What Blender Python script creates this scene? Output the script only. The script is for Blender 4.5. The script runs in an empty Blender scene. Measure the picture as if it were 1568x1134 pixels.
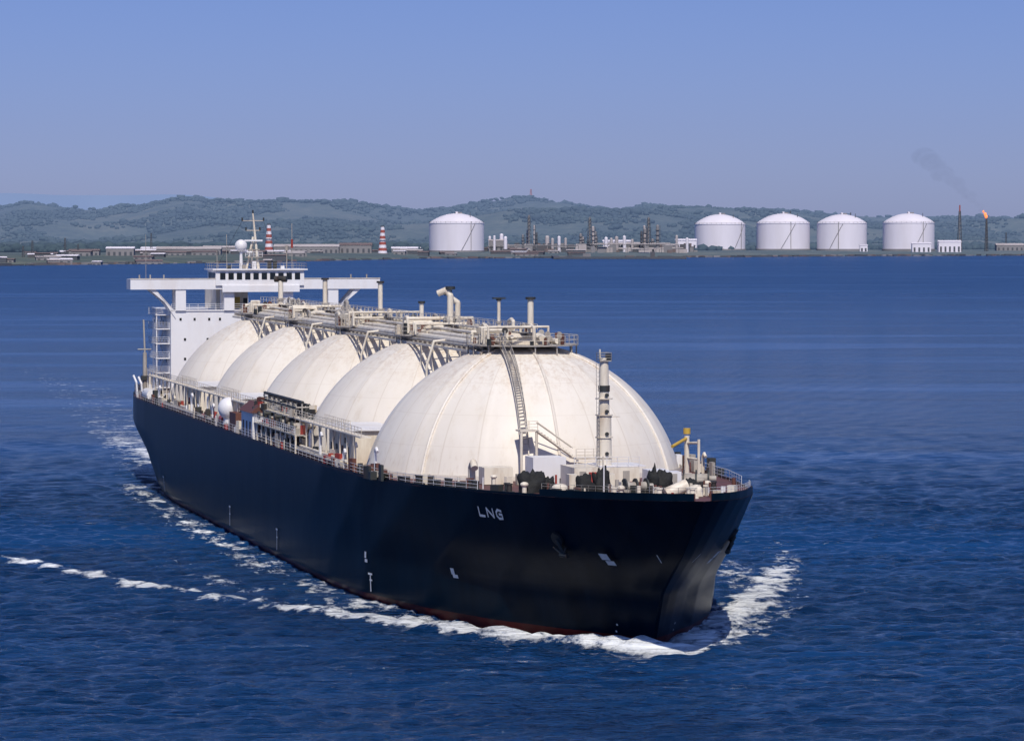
import bpy, math, random
import numpy as np
from mathutils import Vector, noise
random.seed(7); rng=np.random.default_rng(7)
R=math.radians
scene=bpy.context.scene
# ------------------------------------------------------------ materials
def new_mat(name):
    m=bpy.data.materials.new(name); m.use_nodes=True
    nt=m.node_tree; b=nt.nodes['Principled BSDF']; return m,nt,b
def L(nt,a,b): nt.links.new(a,b)
def coord(nt,scale=(1,1,1),kind='Object'):
    tc=nt.nodes.new('ShaderNodeTexCoord'); mp=nt.nodes.new('ShaderNodeMapping'); mp.inputs['Scale'].default_value=scale
    L(nt,tc.outputs[kind],mp.inputs['Vector']); return mp.outputs[0]
def noise_n(nt,vec,scale,detail=4,rough=.55):
    n=nt.nodes.new('ShaderNodeTexNoise'); n.inputs['Scale'].default_value=scale; n.inputs['Detail'].default_value=detail
    n.inputs['Roughness'].default_value=rough; L(nt,vec,n.inputs['Vector']); return n.outputs['Fac']
def ramp(nt,fac,stops):
    r=nt.nodes.new('ShaderNodeValToRGB'); e=r.color_ramp.elements
    while len(e)<len(stops): e.new(.5)
    for i,(p,c) in enumerate(stops):
        e[i].position=p; e[i].color=(c[0],c[1],c[2],1)
    L(nt,fac,r.inputs[0]); return r.outputs[0]
def mixc(nt,fac,a,b,mode='MIX'):
    m=nt.nodes.new('ShaderNodeMix'); m.data_type='RGBA'; m.blend_type=mode
    for s,v in ((0,fac),(6,a),(7,b)):
        if isinstance(v,(int,float)): m.inputs[s].default_value=v
        elif isinstance(v,tuple): m.inputs[s].default_value=(v[0],v[1],v[2],1)
        else: L(nt,v,m.inputs[s])
    return m.outputs[2]
def math_n(nt,op,a,b=0.0,c=0.0,clamp=False):
    m=nt.nodes.new('ShaderNodeMath'); m.operation=op; m.use_clamp=clamp
    for i,v in enumerate((a,b,c)):
        if isinstance(v,(int,float)): m.inputs[i].default_value=v
        else: L(nt,v,m.inputs[i])
    return m.outputs[0]
def paint(name,col,dirt=None,amt=.5,rough=.5,scale=.3,stretch=(1,1,.25),metal=0,bump=0):
    m,nt,b=new_mat(name); v=coord(nt,stretch)
    f=noise_n(nt,v,scale,6,.65)
    d=dirt or tuple(c*.7 for c in col)
    lo=tuple(col[i]*(1-amt)+d[i]*amt for i in range(3))
    L(nt,ramp(nt,f,[(.32,lo),(.55,col),(.8,tuple(min(1,c*1.04) for c in col))]),b.inputs['Base Color'])
    b.inputs['Roughness'].default_value=rough; b.inputs['Metallic'].default_value=metal
    if bump:
        bn=nt.nodes.new('ShaderNodeBump'); bn.inputs['Strength'].default_value=bump; bn.inputs['Distance'].default_value=.3
        L(nt,f,bn.inputs['Height']); L(nt,bn.outputs[0],b.inputs['Normal'])
    return m
M={}
M['cream']=paint('cream_steel_paint',(.77,.70,.58),(.42,.31,.21),.6,.5,.6)
M['white']=paint('white_superstructure_paint',(.78,.77,.78),(.6,.5,.42),.3,.45,.25)
M['grey']=paint('galvanised_grey',(.40,.37,.33),(.2,.15,.11),.6,.6,.8)
M['dark']=paint('dark_machinery',(.03,.035,.035),(.06,.03,.02),.6,.6,1.)
M['tarp']=paint('black_tarpaulin',(.012,.013,.014),(.02,.02,.02),.6,.8,2.,(1,1,1),0,.6)
M['deck']=paint('red_oxide_deck',(.13,.05,.045),(.07,.04,.035),.8,.7,.4,(1,1,1))
M['red']=paint('red_paint',(.35,.05,.035),None,.5,.5,.8)
M['brown']=paint('brown_roof',(.13,.05,.035),None,.5,.6,.8)
M['glass']=paint('window_glass',(.012,.016,.02),None,.3,.12,.8)
M['black']=paint('black_paint',(.012,.013,.016),None,.3,.5,.8)
M['yellow']=paint('yellow_paint',(.55,.36,.06),None,.5,.5,.8)
M['mark']=paint('white_hull_mark',(.75,.75,.74),(.4,.4,.4),.3,.5,2)
# dome paint
m,nt,b=new_mat('tank_cover_paint'); 
v=coord(nt,(1,1,.14)); f=noise_n(nt,v,.5,7,.7)
v2=coord(nt,(1,1,1)); f2=noise_n(nt,v2,.08,3,.5)
c=ramp(nt,f,[(.30,(.66,.57,.45)),(.45,(.765,.70,.60)),(.7,(.80,.74,.655))])
c=mixc(nt,.4,c,ramp(nt,f2,[(.3,(.70,.63,.54)),(.6,(.82,.775,.70))]))
sep=nt.nodes.new('ShaderNodeSeparateXYZ'); L(nt,coord(nt),sep.inputs[0])
wr=math_n(nt,'WRAP',sep.outputs[0],22.5,-22.5)
ang=math_n(nt,'ARCTAN2',sep.outputs[1],wr)
fr=math_n(nt,'PINGPONG',math_n(nt,'MULTIPLY',ang,24/(2*math.pi)),.5)
seam=math_n(nt,'SUBTRACT',1,math_n(nt,'DIVIDE',fr,.03),0,True)
zs=math_n(nt,'PINGPONG',math_n(nt,'SUBTRACT',sep.outputs[2],19.5),1.9)
seam2=math_n(nt,'MULTIPLY',math_n(nt,'SUBTRACT',1,math_n(nt,'DIVIDE',zs,.09),0,True),.45)
se=math_n(nt,'MULTIPLY',math_n(nt,'MAXIMUM',seam,seam2),.38)
c=mixc(nt,se,c,(.48,.39,.29))
f3=noise_n(nt,coord(nt,(1,1,.08)),1.6,5,.7)
g=math_n(nt,'MULTIPLY',ramp(nt,f3,[(.55,(0,0,0)),(.75,(1,1,1))]),math_n(nt,'SUBTRACT',1,math_n(nt,'DIVIDE',math_n(nt,'SUBTRACT',sep.outputs[2],15.5),7),0,True),0,True)
c=mixc(nt,math_n(nt,'MULTIPLY',g,.5),c,(.42,.30,.2))
g2=math_n(nt,'MULTIPLY',ramp(nt,f3,[(.46,(0,0,0)),(.66,(1,1,1))]),math_n(nt,'DIVIDE',math_n(nt,'SUBTRACT',sep.outputs[2],24.5),6,0,True),0,True)
c=mixc(nt,math_n(nt,'MULTIPLY',g2,.65),c,(.5,.36,.24))
L(nt,c,b.inputs['Base Color']); b.inputs['Roughness'].default_value=.5
bn=nt.nodes.new('ShaderNodeBump'); bn.inputs['Strength'].default_value=.2; bn.inputs['Distance'].default_value=.4; L(nt,f2,bn.inputs['Height']); L(nt,bn.outputs[0],b.inputs['Normal'])
M['dome']=m
# hull paint
m,nt,b=new_mat('hull_paint')
sep=nt.nodes.new('ShaderNodeSeparateXYZ'); L(nt,coord(nt),sep.inputs[0])
f=noise_n(nt,coord(nt,(1,1,.12)),.35,6,.7); f2=noise_n(nt,coord(nt),.06,3,.5)
c=ramp(nt,f,[(.3,(.0009,.0060,.014)),(.6,(.0017,.0098,.022)),(.8,(.004,.015,.029))])
red=ramp(nt,f,[(.3,(.06,.010,.010)),(.7,(.11,.02,.018))])
k=math_n(nt,'GREATER_THAN',math_n(nt,'ADD',sep.outputs[2],math_n(nt,'MULTIPLY',f,.25)),1.1)
L(nt,mixc(nt,k,red,c),b.inputs['Base Color']); b.inputs['Roughness'].default_value=.3
b.inputs['Specular IOR Level'].default_value=.05
bn=nt.nodes.new('ShaderNodeBump'); bn.inputs['Strength'].default_value=.3; bn.inputs['Distance'].default_value=.4; L(nt,f2,bn.inputs['Height']); L(nt,bn.outputs[0],b.inputs['Normal'])
M['hull']=m
# ------------------------------------------------------------ mesh builder
class MB:
    def __init__(s): s.v=[];s.f=[];s.m=[];s.sm=[];s.mats=[]
    def mi(s,k):
        if k not in s.mats: s.mats.append(k)
        return s.mats.index(k)
    def add(s,vs,fs,k,smooth=False):
        o=len(s.v); s.v+= [tuple(p) for p in vs]; i=s.mi(k)
        for f in fs: s.f.append([a+o for a in f]); s.m.append(i); s.sm.append(smooth)
    def box(s,x0,x1,y0,y1,z0,z1,k):
        if x0>x1:x0,x1=x1,x0
        if y0>y1:y0,y1=y1,y0
        vs=[(x,y,z) for x in(x0,x1) for y in(y0,y1) for z in(z0,z1)]
        s.add(vs,[(0,1,3,2),(4,6,7,5),(0,4,5,1),(2,3,7,6),(0,2,6,4),(1,5,7,3)],k)
    def rbox(s,c,d,yaw,k):
        ca,sa=math.cos(yaw),math.sin(yaw); vs=[]
        for x in(-.5,.5):
            for y in(-.5,.5):
                for z in(0,1):
                    a,b_=x*d[0],y*d[1]; vs.append((c[0]+a*ca-b_*sa,c[1]+a*sa+b_*ca,c[2]+z*d[2]))
        s.add(vs,[(0,1,3,2),(4,6,7,5),(0,4,5,1),(2,3,7,6),(0,2,6,4),(1,5,7,3)],k)
    def cyl(s,p0,p1,r0,k,r1=None,n=8,caps=True):
        r1=r0 if r1 is None else r1
        p0=Vector(p0);p1=Vector(p1);d=(p1-p0)
        if d.length<1e-6:return
        d.normalize(); a=d.orthogonal().normalized(); b_=d.cross(a)
        vs=[]
        for p,r in((p0,r0),(p1,r1)):
            for i in range(n):
                t=2*math.pi*i/n; vs.append(p+a*(r*math.cos(t))+b_*(r*math.sin(t)))
        s.add(vs,[(i,(i+1)%n,n+(i+1)%n,n+i) for i in range(n)],k,True)
        if caps: s.add(vs[:n],[tuple(range(n))[::-1]],k); s.add(vs[n:],[tuple(range(n))],k)
    def path(s,pts,r,k,n=8):
        for a,b_ in zip(pts[:-1],pts[1:]): s.cyl(a,b_,r,k,n=n)
        for p in pts[1:-1]: s.sph(p,r*1.04,k,n=n,m=4)
    def sph(s,c,r,k,n=12,m=8,sz=1):
        vs=[];fs=[]
        for j in range(m+1):
            ph=math.pi*j/m
            for i in range(n):
                t=2*math.pi*i/n; vs.append((c[0]+r*math.sin(ph)*math.cos(t),c[1]+r*math.sin(ph)*math.sin(t),c[2]+r*sz*math.cos(ph)))
        for j in range(m):
            for i in range(n): fs.append((j*n+i,(j+1)*n+i,(j+1)*n+(i+1)%n,j*n+(i+1)%n))
        s.add(vs,fs,k,True)
    def lump(s,c,d,k,yaw=0,amp=.3):
        n,m=16,9;vs=[];fs=[];ca,sa=math.cos(yaw),math.sin(yaw); sd_=random.random()*50
        for j in range(m+1):
            ph=math.pi/2*j/m
            for i in range(n):
                t=2*math.pi*i/n; q=Vector((math.sin(ph)*math.cos(t),math.sin(ph)*math.sin(t),math.cos(ph)))
                q=Vector([math.copysign(abs(e)**.75,e) for e in q])
                q*=1+amp*noise.noise(q*2.2+Vector((sd_,0,0)))
                a,b_=q.x*d[0]/2,q.y*d[1]/2; vs.append((c[0]+a*ca-b_*sa,c[1]+a*sa+b_*ca,c[2]+q.z*d[2]))
        for j in range(m):
            for i in range(n): fs.append((j*n+i,(j+1)*n+i,(j+1)*n+(i+1)%n,j*n+(i+1)%n))
        s.add(vs,fs,k,True)
    def rail(s,pts,k='white',h=1.15,step=2.2,r=.05,rails=3):
        for a,b_ in zip(pts[:-1],pts[1:]):
            a=Vector(a);b_=Vector(b_);l=(b_-a).length;n=max(1,int(l/step))
            for i in range(n+1):
                p=a.lerp(b_,i/n); s.cyl(p,p+Vector((0,0,h)),r,k,n=4,caps=False)
            for j in range(rails):
                o=Vector((0,0,h*(j+1)/rails)); s.cyl(a+o,b_+o,r*.8,k,n=4,caps=False)
    def build(s,name,parent=None,loc=None):
        me=bpy.data.meshes.new(name); me.from_pydata(s.v,[],s.f); 
        for k in s.mats: me.materials.append(M[k])
        me.polygons.foreach_set('material_index',s.m); me.polygons.foreach_set('use_smooth',s.sm); me.update()
        o=bpy.data.objects.new(name,me); scene.collection.objects.link(o)
        if parent: o.parent=parent
        if loc: o.location=loc
        return o
def empty(name,loc=(0,0,0),rz=0):
    e=bpy.data.objects.new(name,None); scene.collection.objects.link(e); e.location=loc; e.rotation_euler=(0,0,rz); return e
def interp(x,t): return float(np.interp(x,[a for a,_ in t],[b for _,b in t]))
# ------------------------------------------------------------ camera
H=45.6; F=5350.
cam=bpy.data.cameras.new('camera'); co=bpy.data.objects.new('camera',cam); scene.collection.objects.link(co); scene.camera=co
cam.sensor_width=36; cam.lens=F/1568*36; cam.clip_start=1; cam.clip_end=200000
co.location=(0,0,H); co.rotation_euler=(R(90-2.237),0,0)
# ------------------------------------------------------------ light
el=R(50); az_vec=Vector((.10,-1,0)).normalized()
sd=Vector((az_vec.x*math.cos(el),az_vec.y*math.cos(el),math.sin(el)))
sl=bpy.data.lights.new('sun','SUN'); sl.energy=3.75; sl.angle=R(.5); sl.color=(1,.93,.82)
so=bpy.data.objects.new('sun',sl); scene.collection.objects.link(so); so.rotation_euler=(-sd).to_track_quat('-Z','Y').to_euler(); so.location=(0,0,500)
w=bpy.data.worlds.new('World'); scene.world=w; w.use_nodes=True; nt=w.node_tree
bg=nt.nodes['Background']; sk=nt.nodes.new('ShaderNodeTexSky'); sk.sky_type='NISHITA'; sk.sun_disc=False
sk.sun_elevation=el; sk.sun_rotation=math.atan2(sd.x,sd.y); sk.air_density=1.; sk.dust_density=.4; sk.ozone_density=3.; sk.altitude=0
tc=nt.nodes.new('ShaderNodeTexCoord'); sp=nt.nodes.new('ShaderNodeSeparateXYZ'); L(nt,tc.outputs['Generated'],sp.inputs[0])
tint=ramp(nt,sp.outputs[2],[(0,(.275,.325,.66)),(.03,(.25,.295,.605)),(.07,(.24,.285,.565)),(.35,(.32,.41,.66))])
c=mixc(nt,1.0,sk.outputs[0],tint,'MULTIPLY')
L(nt,c,bg.inputs[0]); bg.inputs[1].default_value=.15
scene.view_settings.view_transform='Standard'; scene.view_settings.look='None'; scene.view_settings.exposure=0
# ------------------------------------------------------------ ship frame
TH=math.atan(.242); sT,cT=math.sin(TH),math.cos(TH)
SX,SY=1.3,445.
ship=empty('lng_carrier_ship',(SX,SY,0),math.atan2(-cT,sT))
STEM=[(-4,60.5),(0,61),(6.5,64.6),(11,72),(17.5,80.5)]
BD=[(0,0.05),(1,1.9),(2.5,3.5),(6,5.7),(11,8.2),(19,11.4),(36.5,15.9),(54,19.6),(75,22.1),(95,23),(1000,23)]
BW=[(0,.25),(1.5,1.3),(3,2.4),(7,4.8),(11,7.4),(22,13.0),(37,18),(57,21.8),(75,22.8),(90,23),(1000,23)]
def zdeck(u): return 15.5+2.0*max(0,min(1,(u-10)/70))**1.5
SD=[(-246,15),(-240,17.5),(-225,20.5),(-205,22.6),(-190,23),(100,30)]
SWL=[(-246,1),(-235,5),(-215,14),(-195,19.5),(-170,22.3),(-150,23),(100,30)]
def halfb(u,z):
    t=max(0,min(1,z/zdeck(u)))
    wv=max(0,interp(17.5*t,STEM)-u); a=interp(wv,BW);b_=interp(wv,BD)
    q=t**1.4; h=a*(1-q)+b_*q
    s=min(1,t*1.5)**.8; lim=interp(u,SWL)*(1-s)+interp(u,SD)*s
    return min(h,lim)
def stem(z): return interp(z,STEM)
NS=220; NZ=24
verts=[]
for j in range(NZ+1):
    t=-.2+1.2*j/NZ
    for i in range(NS+1):
        s=i/NS; q=1-(1-s)**2.2
        us=stem(17.5*t) if t>=0 else 60.5
        u=-246+(us+246)*q
        zz=zdeck(u)*t
        h=halfb(u,max(0,zz))
        if t<0: h*=.97
        if i==NS: h=.02
        verts.append((u,h,zz))
faces=[]
N1=len(verts); verts+=[(x,-y,z) for x,y,z in verts]
W=NS+1
for j in range(NZ):
    for i in range(NS):
        a=j*W+i; faces.append((a,a+W,a+W+1,a+1)); faces.append((N1+a,N1+a+1,N1+a+W+1,N1+a+W))
    a=j*W; faces.append((a,N1+a,N1+a+W,a+W))
hb=MB(); hb.add(verts,faces,'hull',True); hull=hb.build('hull',ship)
top=[verts[NZ*W+i] for i in range(W)]
db=MB(); dv=[];df=[]
for x,y,z in top: dv+= [(x,y,z-.05),(x,-y,z-.05)]
for i in range(NS): df.append((2*i,2*i+2,2*i+3,2*i+1))
db.add(dv,df,'deck')
def edge(u,side,off=.15):
    wv=max(0,80.5-u); h=min(interp(wv,BD),interp(u,SD)); return (u,side*max(0,h-off),zdeck(u))
us=[-245+ i*3 for i in range(102)]+[62+i*1.2 for i in range(15)]+[80]
for side in(-1,1):
    pts=[edge(u,side,.03) for u in us]
    for a,b_ in zip(pts[:-1],pts[1:]):
        hh=.25 if a[0]<56 else .8
        db.add([a,b_,(b_[0],b_[1],b_[2]+hh),(a[0],a[1],a[2]+hh)],[(0,1,2,3)],'hull')
        if a[0]>=56:
            a2=(a[0],a[1]-side*.12,a[2]); b2=(b_[0],b_[1]-side*.12 if abs(b_[1])>.12 else 0,b_[2])
            db.add([a2,b2,(b2[0],b2[1],b2[2]+.78),(a2[0],a2[1],a2[2]+.78)],[(0,1,2,3)],'deck')
db.build('main_deck',ship)
rb=MB()
for side in(-1,1):
    pts=[edge(u,side,.3) for u in us if u<44]; rb.rail(pts[::1],'white',1.25,2.6,.04)
    pts=[(p[0],p[1],p[2]+.8) for p in (edge(u,side,.3) for u in us if u>=56)]
    rb.rail(pts,'grey' if side<0 else 'white',.6,1.5,.03,2)
rb.build('deck_railing',ship)
# ------------------------------------------------------------ tank covers
RD=20.55; ZC=10.95
def domez(x,y,off=0):
    return ZC+math.sqrt(max(0,(RD+off)**2-x*x-y*y))
tu=[-45*k for k in range(5)]
for k,u0 in enumerate(tu):
    d=MB(); n=144; mm=40; vs=[];fs=[]
    ph1=math.acos((15.6-ZC)/RD)
    for j in range(mm+1):
        ph=ph1*j/mm
        for i in range(n):
            t=2*math.pi*i/n
            fr=(i%12); bump=.12 if fr in(0,) else 0
            rr=(RD+bump)*math.sin(ph); vs.append((u0+rr*math.cos(t),rr*math.sin(t),ZC+(RD+bump)*math.cos(ph)))
    for j in range(mm):
        for i in range(n): fs.append((j*n+i,(j+1)*n+i,(j+1)*n+(i+1)%n,j*n+(i+1)%n))
    d.add(vs,fs,'dome',True)
    d.cyl((u0,0,15.4),(u0,0,16.1),20.35,'dome',n=96,caps=False)
    for a_ in ((0,) if k else (0,R(-52),R(52))):
        pp=None
        for j in range(26):
            ph=.2+(ph1-.2)*j/25; rr=(RD+.1)*math.sin(ph); p=(u0+rr*math.cos(a_),rr*math.sin(a_),ZC+(RD+.1)*math.cos(ph))
            if pp: d.cyl(pp,p,.2,'dome',n=8,caps=False)
            pp=p
    d.cyl((u0,0,30.6),(u0,0,32.5),3.2,'cream',n=32); d.cyl((u0,0,32.5),(u0,0,33.0),3.4,'cream',r1=2.2,n=32)
    d.build('tank_cover_%d'%(k+1),ship)
# ------------------------------------------------------------ top piping
p=MB()
for (v,z,r,mk) in ((4.6,31.5,.5,'cream'),(3.3,32.0,.36,'cream'),(2.2,32.6,.22,'cream'),(-1.6,32.4,.36,'cream'),(-2.8,32.4,.25,'grey'),(-4,32.0,.36,'cream'),(5.6,31.2,.2,'grey')):
    p.path([(-196,-v,z),(5-abs(v)*.6,-v,z)],r,mk,10)
p.box(-196,4,-.8,.9,33.05,33.15,'grey')
p.rail([(-196,-.9,33.1),(4,-.9,33.1)],'cream',1.1,3,.05,2); p.rail([(-196,1,33.1),(4,1,33.1)],'cream',1.1,3,.05,2)
for i in range(67):
    u=-195+3*i
    p.box(u-.1,u+.1,-6,4.6,30.8,30.95,'grey')
    if i%2: p.cyl((u,-.9,30.9),(u,-.9,33.1),.08,'grey',n=4); p.cyl((u,1,30.9),(u,1,33.1),.08,'grey',n=4)
for y in(-6,4.6): p.box(-196,3,y-.12,y+.12,30.45,30.75,'cream')
for k,u0 in enumerate(tu):
    n=28
    for i in range(n):
        a0=2*math.pi*i/n;a1=2*math.pi*(i+1)/n; q=[]
        for a,rr in((a0,3.2),(a1,3.2),(a1,7.2),(a0,7.2)): q.append((u0+rr*math.cos(a),rr*math.sin(a),31.6))
        p.add(q+[(x,y,z-.15) for x,y,z in q],[(0,3,2,1),(4,5,6,7),(2,3,7,6)],'grey')
    p.rail([(u0+7.1*math.cos(2*math.pi*i/20),7.1*math.sin(2*math.pi*i/20),31.6) for i in range(21)],'cream',1.15,3,.05,2)
    for i in range(14):
        a=2*math.pi*i/14; x,y=u0+6.9*math.cos(a),6.9*math.sin(a); p.cyl((x,y,31.5),(x,y,domez(x-u0,y)-.1),.1,'grey',n=5)
    for q in range(6):
        x=u0+random.uniform(-6.5,6.5); y=random.uniform(-6,5); hh=random.uniform(1.2,2.8); r=random.uniform(.15,.32); dx=random.choice((-1,1))*random.uniform(1.5,3)
        mk=random.choice(('cream','cream','grey'))
        p.path([(x,y,31.6),(x,y,31.6+hh),(x+dx*.4,y,31.6+hh+.25),(x+dx,y,31.6+hh),(x+dx,y,31.6)],r,mk,8)
    for q in range(5):
        x=u0+random.uniform(-6,6); y=random.uniform(-5,5); r=random.uniform(.12,.25); hz=32.9+random.random()
        p.path([(x,-5.5,31.8),(x,-5.5,hz),(x,y,hz),(x,y,31.6)],r,'cream',8)
    for q in range(26):
        x=u0+random.uniform(-6.5,6.5); y=random.uniform(-6.5,6.5); s=random.uniform(.2,.5)
        mk=random.choice(('grey','dark','cream','grey','dark','brown'))
        p.rbox((x,y,31.6),(s*1.4,s,random.uniform(.5,1.6)),random.random()*3,mk)
    for q in range(8):
        x=u0+random.uniform(-6,6); y=random.uniform(-6,6); zz=32.6+random.random()
        p.cyl((x,y,31.6),(x,y,zz),.1,'grey'); p.cyl((x-.05,y,zz),(x+.05,y,zz),.4,random.choice(('dark','brown','grey')),n=10)
    if k<4:
        ug=u0-22.5
        for side,y in((-1,-5.8),(1,4.4)):
            for du in(-12,12):
                zz=domez(22.5-abs(du),y)-.2
                p.cyl((ug+du,y,30.5),(ug+du,y,zz),.13,'cream')
            for du in(-5,5): p.cyl((ug+du,y,30.5),(ug+du*.35,y,20),.17,'cream'); 
        p.path([(ug,-4.6,31.5),(ug,-6.6,31.3),(ug,-7.6,28),(ug,-7.6,20)],.17,'cream')
p.build('top_pipe_rack',ship)
vm=MB()
def vent(u,v,z0,z1,r,cap=True,flange=True):
    vm.cyl((u,-v,z0),(u,-v,z1),r,'cream',n=12); 
    if flange: vm.cyl((u,-v,z0+2.4),(u,-v,z0+2.7),r*1.6,'grey',n=12)
    if cap: vm.cyl((u,-v,z1),(u,-v,z1+.3),r*1.6,'dark',n=12)
vent(2,-.6,31.5,37.3,.40); vent(-12,.2,31.5,36.9,.22); vm.box(-12.4,-11.6,-1.0,.6,37.1,37.3,'dark')
vent(-61,0,30.5,35.6,.32); vent(-91,0,31.5,38.1,.36); vent(-137,0,31.5,38.0,.4); vent(-180,0,31.5,37.6,.45)
vm.cyl((-180.5,-1,37.6),(-179.5,1,37.6),.55,'dark')
vm.path([(-42,0,31.5),(-42,0,37),(-42.3,-.5,37.8),(-42.8,-1.6,37.3)],.45,'cream',10); vm.path([(-44,1.5,31.5),(-44,1.5,36),(-44,.6,36.6)],.4,'cream',10)
vm.cyl((-42,0,37.9),(-42,0,38.3),.7,'dark'); vm.cyl((-44,-.5,37.4),(-44,.5,37.9),.45,'dark')
vm.build('vent_mast',ship)
# ------------------------------------------------------------ dome ladder and foremast
l=MB(); pts=[]
for j in range(26):
    x=3.5+(19.2-3.5)*j/25; v=3.4+.9*j/25; pts.append((x,-v,domez(x,-v,.55)))
for a,b_ in zip(pts[:-1],pts[1:]):
    for dy in(-.45,.45):
        l.cyl((a[0],a[1]+dy,a[2]),(b_[0],b_[1]+dy,b_[2]),.09,'cream',n=5)
        l.cyl((a[0],a[1]+dy,a[2]+1),(b_[0],b_[1]+dy,b_[2]+1),.05,'grey',n=4)
        l.cyl((a[0],a[1]+dy,a[2]-.4),(a[0],a[1]+dy,a[2]+1),.04,'grey',n=4)
    for q in(0,.5):
        x=a[0]+(b_[0]-a[0])*q;y=a[1]+(b_[1]-a[1])*q;z=a[2]+(b_[2]-a[2])*q
        l.box(x-.12,x+.12,y-.45,y+.45,z-.03,z+.03,'grey')
l.box(18.6,21,-5.4,-3.2,21.6,21.8,'cream'); l.rail([(21,-5.4,21.8),(21,-3.2,21.8)],'cream',1.1,1,.05)
l.cyl((20.8,-5.2,16),(20.8,-5.2,21.6),.18,'cream'); l.cyl((20.8,-3.3,16),(20.8,-3.3,21.6),.18,'cream')
for j in range(12):
    t=j/11; y=-3.2+4.2*t; z=21.7-3.0*t; l.box(20.2,21.1,y-.18,y+.18,z-.06,z+.06,'grey')
for x in(20.2,21.1): l.cyl((x,-3.2,21.6),(x,1.2,18.5),.12,'cream'); l.cyl((x,-3.2,22.7),(x,1.2,19.6),.07,'cream')
l.box(20,23.5,1,5.4,18.3,18.5,'cream'); l.rail([(23.4,1,18.5),(23.4,5.4,18.5)],'cream',1.1,1,.05)
for y in(1.2,5.2): l.cyl((23.2,y,16),(23.2,y,18.4),.15,'cream')
l.build('dome_stairway',ship)
fm=MB()
fm.cyl((40,0,16),(40,0,24.5),.95,'cream',r1=.85,n=16); fm.cyl((40,0,24.5),(40,0,31.2),.66,'cream',r1=.5,n=16)
fm.cyl((40,0,27.3),(40,0,28.0),.68,'dark',n=14)
for z in(19.6,21.9,24.5,26.4):
    fm.cyl((40,0,z),(40,0,z+.12),1.02,'cream',n=14); fm.cyl((40.75,.1,z+.5),(41.1,.1,z+.5),.22,'dark',n=8)
fm.box(39.3,40.7,.8,1.7,24.3,24.4,'cream')
fm.rbox((40,0,30.8),(1.4,1.4,.12),0,'grey'); fm.rail([(39.3,-.7,30.9),(40.7,-.7,30.9),(40.7,.7,30.9),(39.3,.7,30.9),(39.3,-.7,30.9)],'grey',.9,1,.04)
fm.rbox((40.3,.4,30.9),(.6,.5,.8),0,'dark'); fm.cyl((40,-.5,31),(40,-.5,32.2),.1,'cream')
for z in np.arange(16.5,30.5,.5): fm.box(40.9,40.95,-1.05,-.75,z,z+.05,'grey')
for y in(-1.07,-.73): fm.cyl((40.9,y,16.2),(40.5,y,30.6),.04,'grey',n=4)
fm.build('foremast',ship)
# ------------------------------------------------------------ forecastle gear
fc=MB()
fc.box(36,42.5,-4.2,3.6,16,18.6,'cream'); fc.box(36,42,-1,4.5,18.6,18.75,'white'); fc.rail([(42.4,-4.2,18.7),(42.4,3.6,18.7)],'white',1.1,1.2,.045)
for y in(-3.2,-.4,2.0): fc.box(42.5,42.56,y-.4,y+.4,16.4,18.2,'grey')
fc.box(42.5,42.57,-2.5,-1.6,16.4,18.1,'red')
fc.box(30,34,-7,-3,16,19.3,'white'); fc.box(44,46.5,3.5,6,16.3,18.5,'white'); fc.box(25,28,-11.5,-8,15.8,17.8,'cream')
fc.box(55,57,2.6,4.4,16.8,19.0,'white'); fc.box(50,51.5,-3,-1.8,16.5,18.5,'cream'); fc.box(47.5,49,-6.5,-5.5,16.4,18.3,'cream')
fc.box(57,57.06,3.0,3.9,17,18.8,'grey')
def winch(u,y,s=1.,yaw=0):
    c_,s_=math.cos(yaw),math.sin(yaw)
    def T(a,b_,z): return (u+a*c_-b_*s_,y+a*s_+b_*c_,zdeck(u)+z)
    for b_ in(-1.6,0,1.6): fc.cyl(T(0,(b_-.1)*s,1.2*s),T(0,(b_+.1)*s,1.2*s),1.15*s,'dark',n=18)
    fc.cyl(T(0,-1.6*s,1.2*s),T(0,1.6*s,1.2*s),.65*s,'grey',n=14); fc.cyl(T(0,1.6*s,1.2*s),T(0,2.6*s,1.2*s),.4*s,'grey',n=12)
    fc.rbox(T(0,0,0),(2.4*s,4.2*s,.5*s),yaw,'dark'); fc.rbox(T(-1.2*s,-1.2*s,0),(1.2*s,1.2*s,1.8*s),yaw,'cream')
winch(60,-1.8,.8,.1); winch(49,7,.9,-.3); winch(44,10,.9,-.3)
for u,y,d,yw in((48,-10.6,(2.6,3.2,2.4),.4),(47,-8.4,(1.6,1.8,1.5),.4),(55,-6.2,(2.2,2.2,2.1),.1),(54.5,-4.2,(1.7,1.8,2.7),.1),(58.5,.6,(2.,1.3,2.7),0),(58,1.9,(2,2.2,2.2),.1),(59,4.9,(1.8,1.8,1.6),0)): fc.lump((u,y,zdeck(u)),d,'tarp',yw,.5)
def bitt(u,y,mk='cream',s=1.):
    z=zdeck(u)
    for d in(-.6,.6): fc.cyl((u+d*s,y,z),(u+d*s,y,z+.95*s),.3*s,mk,n=12); fc.cyl((u+d*s,y,z+.95*s),(u+d*s,y,z+1.1*s),.38*s,mk,n=12)
    fc.box(u-1.2*s,u+1.2*s,y-.5*s,y+.5*s,z,z+.2,mk)
for u,y in((65,1.8),(68,-1.5),(70.5,1.5),(62,5.5),(48,-13.4),(40,-15.4),(33,-17),(52,9.5),(24,-18.6),(64,-5.5)): bitt(u,y,'cream' if u>55 else 'dark',1.)
def vent_m(u,y,h=1.5,r=.45,mk='cream'):
    z=zdeck(u); fc.cyl((u,y,z),(u,y,z+h),r*.55,mk,n=10); fc.sph((u,y,z+h),r,mk,12,6,.6)
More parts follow.
